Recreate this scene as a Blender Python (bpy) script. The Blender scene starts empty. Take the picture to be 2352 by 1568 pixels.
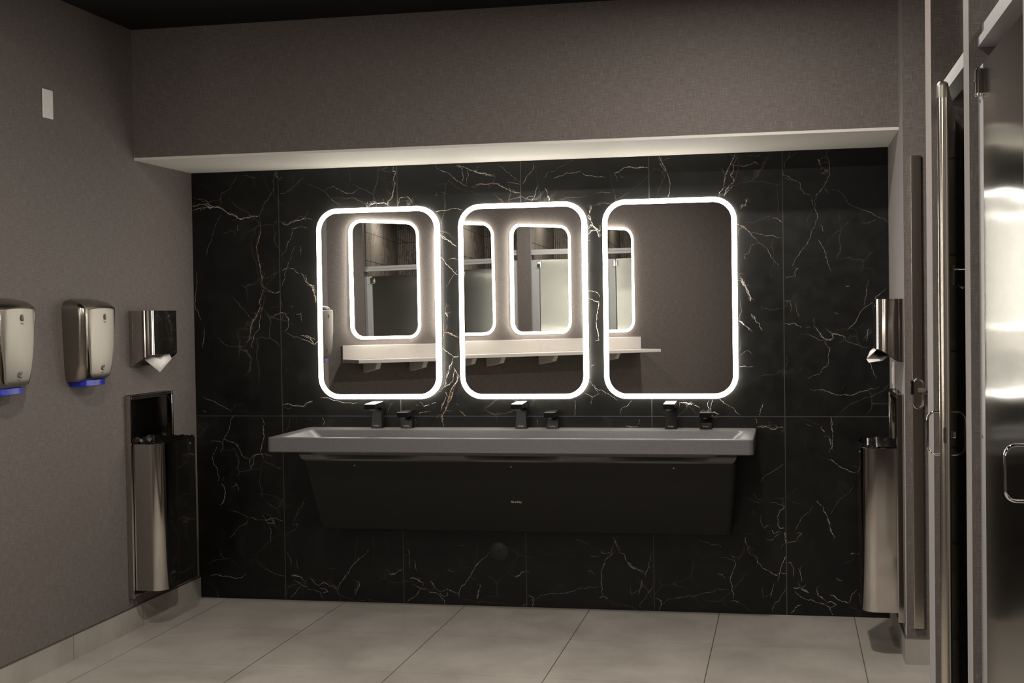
# washroom: black marble wall, lit mirrors, trough sink
import bpy, bmesh, math, random
from mathutils import Vector, Matrix
R = math.radians
PI = math.pi
random.seed(7)
LED = 13.0
EXPO = 0.0
DOWN = [(-.30, -1.85, 42), (-1.6, -3.0, 36), (-.35, -4.9, 36), (.95, -3.05, 5), (.95, -4.0, 5), (.95, -4.75, 6), (.95, -5.65, 5)]
sc = bpy.context.scene
COL = sc.collection

# ------------------------------------------------------------------ layout
XL, XR = -2.9296, 0.4500          # side walls of the wash area
ZS, ZC = 2.139, 2.734             # soffit, ceiling
YH = -0.603                       # face of the header wall
YA = -0.800                       # return wall at the first stall
PHI = PI / 4                      # slanted wall with the shelf
SB = Vector((-2.93, -4.1271, 0))
SN = Vector((math.sin(PHI), math.cos(PHI), 0))
ST = Vector((math.cos(PHI), -math.sin(PHI), 0))

# ------------------------------------------------------------------ materials
def new_mat(name):
    m = bpy.data.materials.new(name); m.use_nodes = True
    nt = m.node_tree; nt.nodes.clear()
    out = nt.nodes.new('ShaderNodeOutputMaterial')
    b = nt.nodes.new('ShaderNodeBsdfPrincipled')
    nt.links.new(b.outputs[0], out.inputs[0])
    return m, nt, b

class NT:
    def __init__(s, nt): s.nt = nt
    def n(s, t, **k):
        x = s.nt.nodes.new('ShaderNode' + t)
        for a, v in k.items(): setattr(x, a, v)
        return x
    def l(s, a, b): s.nt.links.new(a, b)
    def math(s, op, a, b=None, c=None, clamp=False):
        x = s.n('Math', operation=op); x.use_clamp = clamp
        for i, v in enumerate((a, b, c)):
            if v is None: continue
            if hasattr(v, 'is_linked'): s.l(v, x.inputs[i])
            else: x.inputs[i].default_value = v
        return x.outputs[0]
    def uv(s, sx=1, sy=1, sz=1, ob=False):
        t = s.n('TexCoord'); m = s.n('Mapping'); m.inputs['Scale'].default_value = (sx, sy, sz)
        s.l(t.outputs['Object' if ob else 'UV'], m.inputs[0]); return m.outputs[0]
    def noise(s, vec, scale=1, detail=3, rough=.5, dist=0):
        x = s.n('TexNoise'); x.inputs['Scale'].default_value = scale; x.inputs['Detail'].default_value = detail
        x.inputs['Roughness'].default_value = rough; x.inputs['Distortion'].default_value = dist
        s.l(vec, x.inputs['Vector']); return x.outputs['Fac']
    def ramp(s, fac, stops, interp='LINEAR'):
        x = s.n('ValToRGB'); cr = x.color_ramp; cr.interpolation = interp
        while len(cr.elements) < len(stops): cr.elements.new(.5)
        for e, (p, c) in zip(cr.elements, stops):
            e.position = p; e.color = (*c, 1) if len(c) == 3 else c
        s.l(fac, x.inputs[0]); return x.outputs[0]
    def mix(s, fac, a, b, blend='MIX'):
        x = s.n('Mix', data_type='RGBA', blend_type=blend)
        for i, v in ((0, fac), (6, a), (7, b)):
            if hasattr(v, 'is_linked'): s.l(v, x.inputs[i])
            else: x.inputs[i].default_value = v if i == 0 else (*v, 1)
        return x.outputs[2]
    def bump(s, h, strength=.3, dist=.001):
        x = s.n('Bump'); x.inputs['Strength'].default_value = strength; x.inputs['Distance'].default_value = dist
        s.l(h, x.inputs['Height']); return x.outputs[0]

def setp(b, **k):
    names = dict(color='Base Color', rough='Roughness', metal='Metallic', spec='Specular IOR Level', aniso='Anisotropic',
                 coat='Coat Weight', coat_rough='Coat Roughness', sheen='Sheen Weight', sheen_rough='Sheen Roughness',
                 emit='Emission Color', power='Emission Strength')
    for a, v in k.items():
        i = b.inputs[names[a]]
        i.default_value = (*v, 1) if isinstance(v, tuple) else v

M = {}
def simple(name, color, rough=.5, metal=0, spec=.5, **k):
    m, nt, b = new_mat(name); setp(b, color=color, rough=rough, metal=metal, spec=spec, **k)
    g = NT(nt)                                     # a faint mottling so no surface is dead flat
    f = g.noise(g.uv(ob=True), 60, 3)
    c = g.mix(f, tuple(x * .92 for x in color), tuple(min(1, x * 1.08) for x in color)); g.l(c, b.inputs['Base Color'])
    M[name] = m; return m

def fabric_mat():
    m, nt, b = new_mat('woven_wallpaper'); g = NT(nt)
    h = g.noise(g.uv(22, 520, 1), 1, 4, .62)                 # horizontal threads
    v = g.noise(g.uv(560, 20, 1), 1, 4, .62)                 # vertical threads
    slub_h = g.noise(g.uv(34, 300, 1), 1, 2, .5)
    slub_v = g.noise(g.uv(300, 30, 1), 1, 2, .5)
    f = g.math('ADD', g.math('MULTIPLY', h, .55), g.math('MULTIPLY', v, .45))
    c = g.ramp(f, [(.36, (.068, .055, .049)), (.5, (.108, .090, .083)), (.64, (.172, .148, .137))])
    s1 = g.math('SMOOTHSTEP', slub_h, .66, .80) if False else g.ramp(slub_h, [(.69, (0, 0, 0)), (.80, (1, 1, 1))])
    s2 = g.ramp(slub_v, [(.64, (0, 0, 0)), (.78, (1, 1, 1))])
    sl = g.math('MAXIMUM', s1, s2)
    c = g.mix(g.math('MULTIPLY', sl, .65), c, (.30, .275, .25))
    big = g.noise(g.uv(1, 1, 1), 1.6, 3)
    c = g.mix(g.math('MULTIPLY', big, .22), c, (.115, .095, .092))
    g.l(c, b.inputs['Base Color'])
    setp(b, rough=.62, spec=.35, sheen=.25, sheen_rough=.4)
    g.l(g.bump(g.math('ADD', f, g.math('MULTIPLY', sl, .4)), .55, .0009), b.inputs['Normal'])
    M['fabric'] = m

MX0, MS, MZ = -0.63088, 0.6126, 0.9188
def joint(g, coord, off, period, half):
    t = g.math('DIVIDE', g.math('SUBTRACT', coord, off), period)
    fr = g.math('ABSOLUTE', g.math('SUBTRACT', t, g.math('ROUND', t)))
    return g.math('LESS_THAN', g.math('MULTIPLY', fr, period), half)

def marble_mats():
    m, nt, b = new_mat('black_marble_tile'); g = NT(nt)
    t = g.n('TexCoord'); s = g.n('SeparateXYZ'); g.l(t.outputs['UV'], s.inputs[0])
    jx = joint(g, s.outputs[0], MX0, MS, .0019)
    jz = g.math('LESS_THAN', g.math('ABSOLUTE', g.math('SUBTRACT', s.outputs[1], MZ)), .0019)
    jn = g.math('MAXIMUM', jx, jz)
    cloud = g.noise(g.uv(), 5.5, 6, .62, .6)
    base = g.ramp(cloud, [(.38, (.0026, .0025, .0023)), (.62, (.0060, .0058, .0050)), (.78, (.020, .019, .016))])
    # hairline crackle
    d = g.n('TexNoise'); d.inputs['Scale'].default_value = 7; d.inputs['Detail'].default_value = 5
    g.l(t.outputs['UV'], d.inputs['Vector'])
    wv = g.mix(.10, (0, 0, 0), d.outputs['Color'])
    add = g.n('VectorMath', operation='ADD'); g.l(t.outputs['UV'], add.inputs[0]); g.l(wv, add.inputs[1])
    vo = g.n('TexVoronoi', feature='DISTANCE_TO_EDGE'); vo.inputs['Scale'].default_value = 5.2; g.l(add.outputs[0], vo.inputs['Vector'])
    line = g.ramp(vo.outputs['Distance'], [(0, (1, 1, 1)), (.014, (0, 0, 0))])
    msk = g.ramp(g.noise(g.uv(), 3.3, 3), [(.52, (0, 0, 0)), (.66, (1, 1, 1))])
    c = g.mix(g.math('MULTIPLY', g.math('MULTIPLY', line, msk), .16), base, (.35, .32, .28))
    speck = g.ramp(g.noise(g.uv(), 90, 2, .5), [(.76, (0, 0, 0)), (.80, (1, 1, 1))])
    c = g.mix(g.math('MULTIPLY', g.math('MULTIPLY', speck, msk), .22), c, (.4, .37, .33))
    c = g.mix(jn, c, (.055, .052, .047))
    g.l(c, b.inputs['Base Color'])
    setp(b, spec=.30)
    r = g.ramp(g.noise(g.uv(), 14, 3), [(.3, (.30,) * 3), (.7, (.42,) * 3)]); g.l(r, b.inputs['Roughness'])
    M['marble'] = m
    m, nt, b = new_mat('marble_vein'); g = NT(nt)
    a = g.n('Attribute', attribute_name='vein')
    f = g.noise(g.uv(), 130, 4, .7)
    k = g.ramp(f, [(.40, (.10,) * 3), (.60, (1,) * 3)])
    c = g.mix(k, (.018, .017, .015), a.outputs['Color'])
    g.l(c, b.inputs['Base Color']); setp(b, rough=.36, spec=.34)
    M['vein'] = m

def tile_mat(name, floor=True):
    m, nt, b = new_mat(name); g = NT(nt)
    t = g.n('TexCoord'); s = g.n('SeparateXYZ'); g.l(t.outputs['UV'], s.inputs[0])
    n1 = g.noise(g.uv(), 2.6, 7, .62, .3)
    n2 = g.noise(g.uv(3, 1, 1), 9, 6, .65)
    c = g.ramp(n1, [(.30, (.262, .237, .210)), (.52, (.335, .307, .277)), (.72, (.395, .365, .331))])
    st = g.ramp(n2, [(.52, (0, 0, 0)), (.72, (1, 1, 1))])
    c = g.mix(g.math('MULTIPLY', st, .22), c, (.20, .176, .15))
    c = g.mix(g.math('MULTIPLY', g.noise(g.uv(), 220, 3), .12), c, (.40, .37, .34))
    if floor:
        jx = joint(g, s.outputs[0], -.32661, .6102, .0021)
        jy = joint(g, s.outputs[1], -.6011, .6132, .0014)
        c = g.mix(g.math('MULTIPLY', jy, .55), c, (.075, .062, .05))
        c = g.mix(g.math('MULTIPLY', jx, .85), c, (.055, .045, .036))
        # each tile a touch different
        vx = g.math('FLOOR', g.math('DIVIDE', g.math('ADD', s.outputs[0], .32661), .6102))
        vy = g.math('FLOOR', g.math('DIVIDE', g.math('ADD', s.outputs[1], .6011), .6132))
        cb = g.n('CombineXYZ'); g.l(vx, cb.inputs[0]); g.l(vy, cb.inputs[1])
        wn = g.n('TexWhiteNoise'); g.l(cb.outputs[0], wn.inputs['Vector'])
        c = g.mix(g.math('MULTIPLY', wn.outputs['Value'], .14), c, (.24, .215, .19))
    else:
        jy = joint(g, s.outputs[0], .6011 if name.endswith('left') else -.6011, .6132, .0016)
        c = g.mix(g.math('MULTIPLY', jy, .9), c, (.05, .042, .034))
    g.l(c, b.inputs['Base Color']); setp(b, spec=.4)
    r = g.ramp(n1, [(.3, (.42,) * 3), (.7, (.54,) * 3)]); g.l(r, b.inputs['Roughness'])
    M[name] = m

def steel(name, color, rough, wave=0.0, stretch=(1, 1, 1), aniso=0):
    m, nt, b = new_mat(name); g = NT(nt); setp(b, color=color, metal=1, rough=rough, aniso=aniso)
    f = g.noise(g.uv(90, 90, 1.5, ob=True), 1, 2)
    r = g.ramp(f, [(.3, (rough * .96,) * 3), (.7, (rough * 1.04,) * 3)]); g.l(r, b.inputs['Roughness'])
    if aniso:
        t = g.n('Tangent', direction_type='UV_MAP'); t.uv_map = 'UVMap'; g.l(t.outputs[0], b.inputs['Tangent'])
    if wave:
        h = g.noise(g.uv(*stretch, ob=True), 1, 1, .4)
        g.l(g.bump(h, wave, .02), b.inputs['Normal'])
    M[name] = m

def emitter(name, color, power):
    m, nt, b = new_mat(name); setp(b, color=(.8, .8, .8), rough=.4, emit=color, power=power); M[name] = m

def quartz_mat():
    m, nt, b = new_mat('white_quartz'); g = NT(nt)
    d = g.n('TexNoise'); d.inputs['Scale'].default_value = 6; d.inputs['Detail'].default_value = 5
    t = g.n('TexCoord'); g.l(t.outputs['Object'], d.inputs['Vector'])
    v = g.noise(g.uv(ob=True), 7, 7, .7, 1.2)
    k = g.ramp(v, [(.47, (0, 0, 0)), (.5, (1, 1, 1)), (.53, (0, 0, 0))])
    p = g.ramp(g.noise(g.uv(ob=True), 4, 3), [(.5, (0, 0, 0)), (.62, (1, 1, 1))])
    c = g.mix(g.math('MULTIPLY', g.math('MULTIPLY', k, p), .35), (.60, .565, .53), (.34, .31, .28))
    g.l(c, b.inputs['Base Color']); setp(b, rough=.25, spec=.5); M['quartz'] = m

def fluted_mat():
    m, nt, b = new_mat('fluted_stone_tile'); g = NT(nt)
    t = g.n('TexCoord'); s = g.n('SeparateXYZ'); g.l(t.outputs['UV'], s.inputs[0])
    w = g.math('SINE', g.math('MULTIPLY', s.outputs[0], 2 * PI / .022))
    f = g.math('MULTIPLY_ADD', w, .5, .5)
    v = g.noise(g.uv(1, .8, 1), 2.2, 6, .6, 1.4)
    k = g.ramp(v, [(.480, (0, 0, 0)), (.5, (1, 1, 1)), (.520, (0, 0, 0))])
    c = g.mix(g.ramp(f, [(.0, (0, 0, 0)), (.35, (1, 1, 1))]), (.12, .10, .085), (.46, .40, .34))
    c = g.mix(g.math('MULTIPLY', k, .7), c, (.07, .06, .05))
    jx = joint(g, s.outputs[0], .1, .61, .003); jz = joint(g, s.outputs[1], 2.19, .305, .003)
    c = g.mix(g.math('MAXIMUM', jx, jz), c, (.05, .042, .036))
    g.l(c, b.inputs['Base Color']); setp(b, rough=.5, spec=.4)
    g.l(g.bump(f, .8, .006), b.inputs['Normal']); M['fluted'] = m

def ceiling_mat():
    m, nt, b = new_mat('black_ceiling_panel'); g = NT(nt)
    t = g.n('TexCoord'); s = g.n('SeparateXYZ'); g.l(t.outputs['UV'], s.inputs[0])
    jx = joint(g, s.outputs[0], .05, .61, .006); jy = joint(g, s.outputs[1], -.2, .61, .006)
    c = g.mix(g.math('MAXIMUM', jx, jy), (.0075, .0075, .0075), (.012, .012, .012))
    g.l(c, b.inputs['Base Color']); setp(b, rough=.8, spec=.2); M['ceiling'] = m

def stone_sink_mat():
    m, nt, b = new_mat('grey_cast_stone'); g = NT(nt)
    n = g.noise(g.uv(ob=True), 420, 3, .6); n2 = g.noise(g.uv(ob=True), 30, 4)
    c = g.ramp(n, [(.30, (.085, .082, .084)), (.5, (.118, .114, .116)), (.70, (.160, .155, .156))])
    c = g.mix(g.math('MULTIPLY', n2, .25), c, (.105, .102, .104))
    g.l(c, b.inputs['Base Color']); setp(b, rough=.42, spec=.5); M['stone'] = m

fabric_mat(); marble_mats(); tile_mat('floor_tile'); tile_mat('base_tile_left', False); tile_mat('base_tile_right', False)
quartz_mat(); fluted_mat(); ceiling_mat(); stone_sink_mat()
steel('brushed_steel', (.54, .505, .47), .08)
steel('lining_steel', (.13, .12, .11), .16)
steel('satin_steel', (.37, .342, .298), .42)
steel('satin_dark', (.36, .33, .285), .24)
steel('chrome', (.78, .77, .76), .045)
steel('door_steel', (.40, .392, .36), .15, .10, (1.0, 1.3, 4.5), 1.0)
steel('edge_steel', (.66, .61, .53), .20)
steel('mirror_glass', (.86, .87, .86), .0)
simple('aluminium', (.42, .42, .42), .40, .45, .5)
simple('white_paint', (.60, .573, .53), .6, 0, .3)
simple('white_plastic', (.72, .68, .66), .35, 0, .5)
simple('paper', (.82, .79, .76), .8, 0, .2)
simple('matte_black_metal', (.005, .005, .005), .20, 0, .32)
simple('charcoal_plastic', (.0145, .0142, .0138), .55, 0, .3)
simple('black_film', (.008, .008, .008), .16, 0, .6)
simple('dark_rubber', (.02, .02, .02), .5)
simple('blue_plastic', (.012, .025, .40), .28, 0, .5)
simple('grey_ink', (.16, .14, .12), .5)
simple('pale_lettering', (.62, .60, .57), .45)
simple('tan_card', (.48, .36, .27), .7)
simple('cover_black', (.022, .021, .020), .45, 0, .4)
emitter('lit_diffuser', (1.0, .955, .86), LED)
emitter('lit_edge', (1.0, .94, .82), LED * 1.9)

# ------------------------------------------------------------------ mesh building
class MB:
    def __init__(s): s.v = []; s.f = []; s.m = []; s.sm = []
    def add(s, vs, fs, mat=0, smooth=False):
        o = len(s.v); s.v += [tuple(p) for p in vs]
        for f in fs: s.f.append(tuple(o + i for i in f)); s.m.append(mat); s.sm.append(smooth)
        return s
    def box(s, x0, y0, z0, x1, y1, z1, mat=0):
        x0, x1 = sorted((x0, x1)); y0, y1 = sorted((y0, y1)); z0, z1 = sorted((z0, z1))
        v = [(x0, y0, z0), (x1, y0, z0), (x1, y1, z0), (x0, y1, z0), (x0, y0, z1), (x1, y0, z1), (x1, y1, z1), (x0, y1, z1)]
        return s.add(v, [(3, 2, 1, 0), (4, 5, 6, 7), (0, 1, 5, 4), (1, 2, 6, 5), (2, 3, 7, 6), (3, 0, 4, 7)], mat)
    def loft(s, loops, mat=0, smooth=True, cap0=True, cap1=True, closed=True):
        n = len(loops[0]); o = len(s.v)
        for l in loops: s.v += [tuple(p) for p in l]
        for i in range(len(loops) - 1):
            for j in range(n if closed else n - 1):
                a = o + i * n + j; b = o + i * n + (j + 1) % n
                s.f.append((a, b, b + n, a + n)); s.m.append(mat); s.sm.append(smooth)
        if cap0: s.f.append(tuple(o + j for j in reversed(range(n)))); s.m.append(mat); s.sm.append(False)
        if cap1: s.f.append(tuple(o + (len(loops) - 1) * n + j for j in range(n))); s.m.append(mat); s.sm.append(False)
        return s
    def tube(s, pts, r, n=10, mat=0, closed=False, flat=None):
        pts = [Vector(p) for p in pts]; N = len(pts); loops = []
        ref = None
        for i, p in enumerate(pts):
            if closed: t = (pts[(i + 1) % N] - pts[i - 1]).normalized()
            else: t = (pts[min(i + 1, N - 1)] - pts[max(i - 1, 0)]).normalized()
            if ref is None:
                ref = Vector((0, 0, 1)) if abs(t.z) < .9 else Vector((1, 0, 0))
                if flat is not None: ref = Vector(flat)
            a = ref - t * ref.dot(t)
            if a.length < 1e-5: a = t.orthogonal()
            a.normalize(); b = t.cross(a)
            if flat is None: ref = a
            ra, rb = (r, r) if not isinstance(r, tuple) else r
            loops.append([p + a * ra * math.cos(2 * PI * k / n) + b * rb * math.sin(2 * PI * k / n) for k in range(n)])
        if closed: loops.append(loops[0])
        return s.loft(loops, mat, True, not closed, not closed)
    def build(s, name, mats, parent=None, bevel=0, seg=2, weld=True, sub=0, solid=0):
        me = bpy.data.meshes.new(name); me.from_pydata(s.v, [], s.f); me.validate()
        if not isinstance(mats, (list, tuple)): mats = [mats]
        for k in mats: me.materials.append(M[k])
        for p, mi, sm in zip(me.polygons, s.m, s.sm): p.material_index = mi; p.use_smooth = sm
        bm = bmesh.new(); bm.from_mesh(me)
        if weld: bmesh.ops.remove_doubles(bm, verts=bm.verts, dist=1e-6)
        bmesh.ops.recalc_face_normals(bm, faces=bm.faces)
        bm.to_mesh(me); bm.free()
        me.set_sharp_from_angle(angle=R(38))
        uvl = me.uv_layers.new(name='UVMap')
        for p in me.polygons:
            n = p.normal
            if abs(n.z) > .7: t = None
            else:
                t = Vector((-n.y, n.x, 0)); t.normalize()
            for li in p.loop_indices:
                c = me.vertices[me.loops[li].vertex_index].co
                uvl.data[li].uv = (c.x, c.y) if t is None else (c.x * t.x + c.y * t.y, c.z)
        o = bpy.data.objects.new(name, me); COL.objects.link(o)
        if parent is not None: o.parent = parent
        if solid:
            q = o.modifiers.new('thickness', 'SOLIDIFY'); q.thickness = solid; q.offset = 0
        if bevel:
            q = o.modifiers.new('bevel', 'BEVEL'); q.width = bevel; q.segments = seg; q.limit_method = 'ANGLE'; q.angle_limit = R(40)
            q.harden_normals = False
            for p in me.polygons: p.use_smooth = True
            w = o.modifiers.new('wn', 'WEIGHTED_NORMAL'); w.keep_sharp = False
        if sub:
            q = o.modifiers.new('sub', 'SUBSURF'); q.levels = sub; q.render_levels = sub
        return o

def rrect(w, h, r, n=8, cx=0, cy=0):
    """counter-clockwise rounded rectangle outline"""
    p = []
    for (sx, sy, a0) in ((1, 1, 0), (-1, 1, 90), (-1, -1, 180), (1, -1, 270)):
        for k in range(n + 1):
            a = R(a0 + 90 * k / n)
            p.append((cx + sx * (w / 2 - r) + r * math.cos(a), cy + sy * (h / 2 - r) + r * math.sin(a)))
    return p

def empty(name, label, cat, loc=(0, 0, 0), rot=(0, 0, 0), group=None):
    o = bpy.data.objects.new(name, None); COL.objects.link(o); o.location = loc; o.rotation_euler = rot
    o.empty_display_size = .05
    return tag(o, label, cat, group)
def tag(o, label, cat, group=None):
    o['label'] = label; o['category'] = cat
    if group: o['group'] = group
    return o
def struct(o): o['kind'] = 'structure'; return o
def dup(root, label, loc=None, rot=None, name=None):
    r = root.copy(); COL.objects.link(r)
    if loc is not None: r.location = loc
    if rot is not None: r.rotation_euler = rot
    r['label'] = label
    for ch in list(root.children):
        c = ch.copy(); COL.objects.link(c); c.parent = r
        for gch in list(ch.children):
            d = gch.copy(); COL.objects.link(d); d.parent = c
    return r
def text_mesh(name, body, size, parent, mat, loc, rot, depth=.0004):
    cu = bpy.data.curves.new(name, 'FONT'); cu.body = body; cu.size = size; cu.align_x = 'CENTER'; cu.align_y = 'CENTER'
    cu.extrude = depth; cu.resolution_u = 3
    t = bpy.data.objects.new(name + '_tmp', cu); COL.objects.link(t)
    dg = bpy.context.evaluated_depsgraph_get()
    me = bpy.data.meshes.new_from_object(t.evaluated_get(dg)); bpy.data.objects.remove(t); me.name = name
    me.materials.clear(); me.materials.append(M[mat])
    o = bpy.data.objects.new(name, me); COL.objects.link(o); o.parent = parent; o.location = loc; o.rotation_euler = rot
    return o
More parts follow.
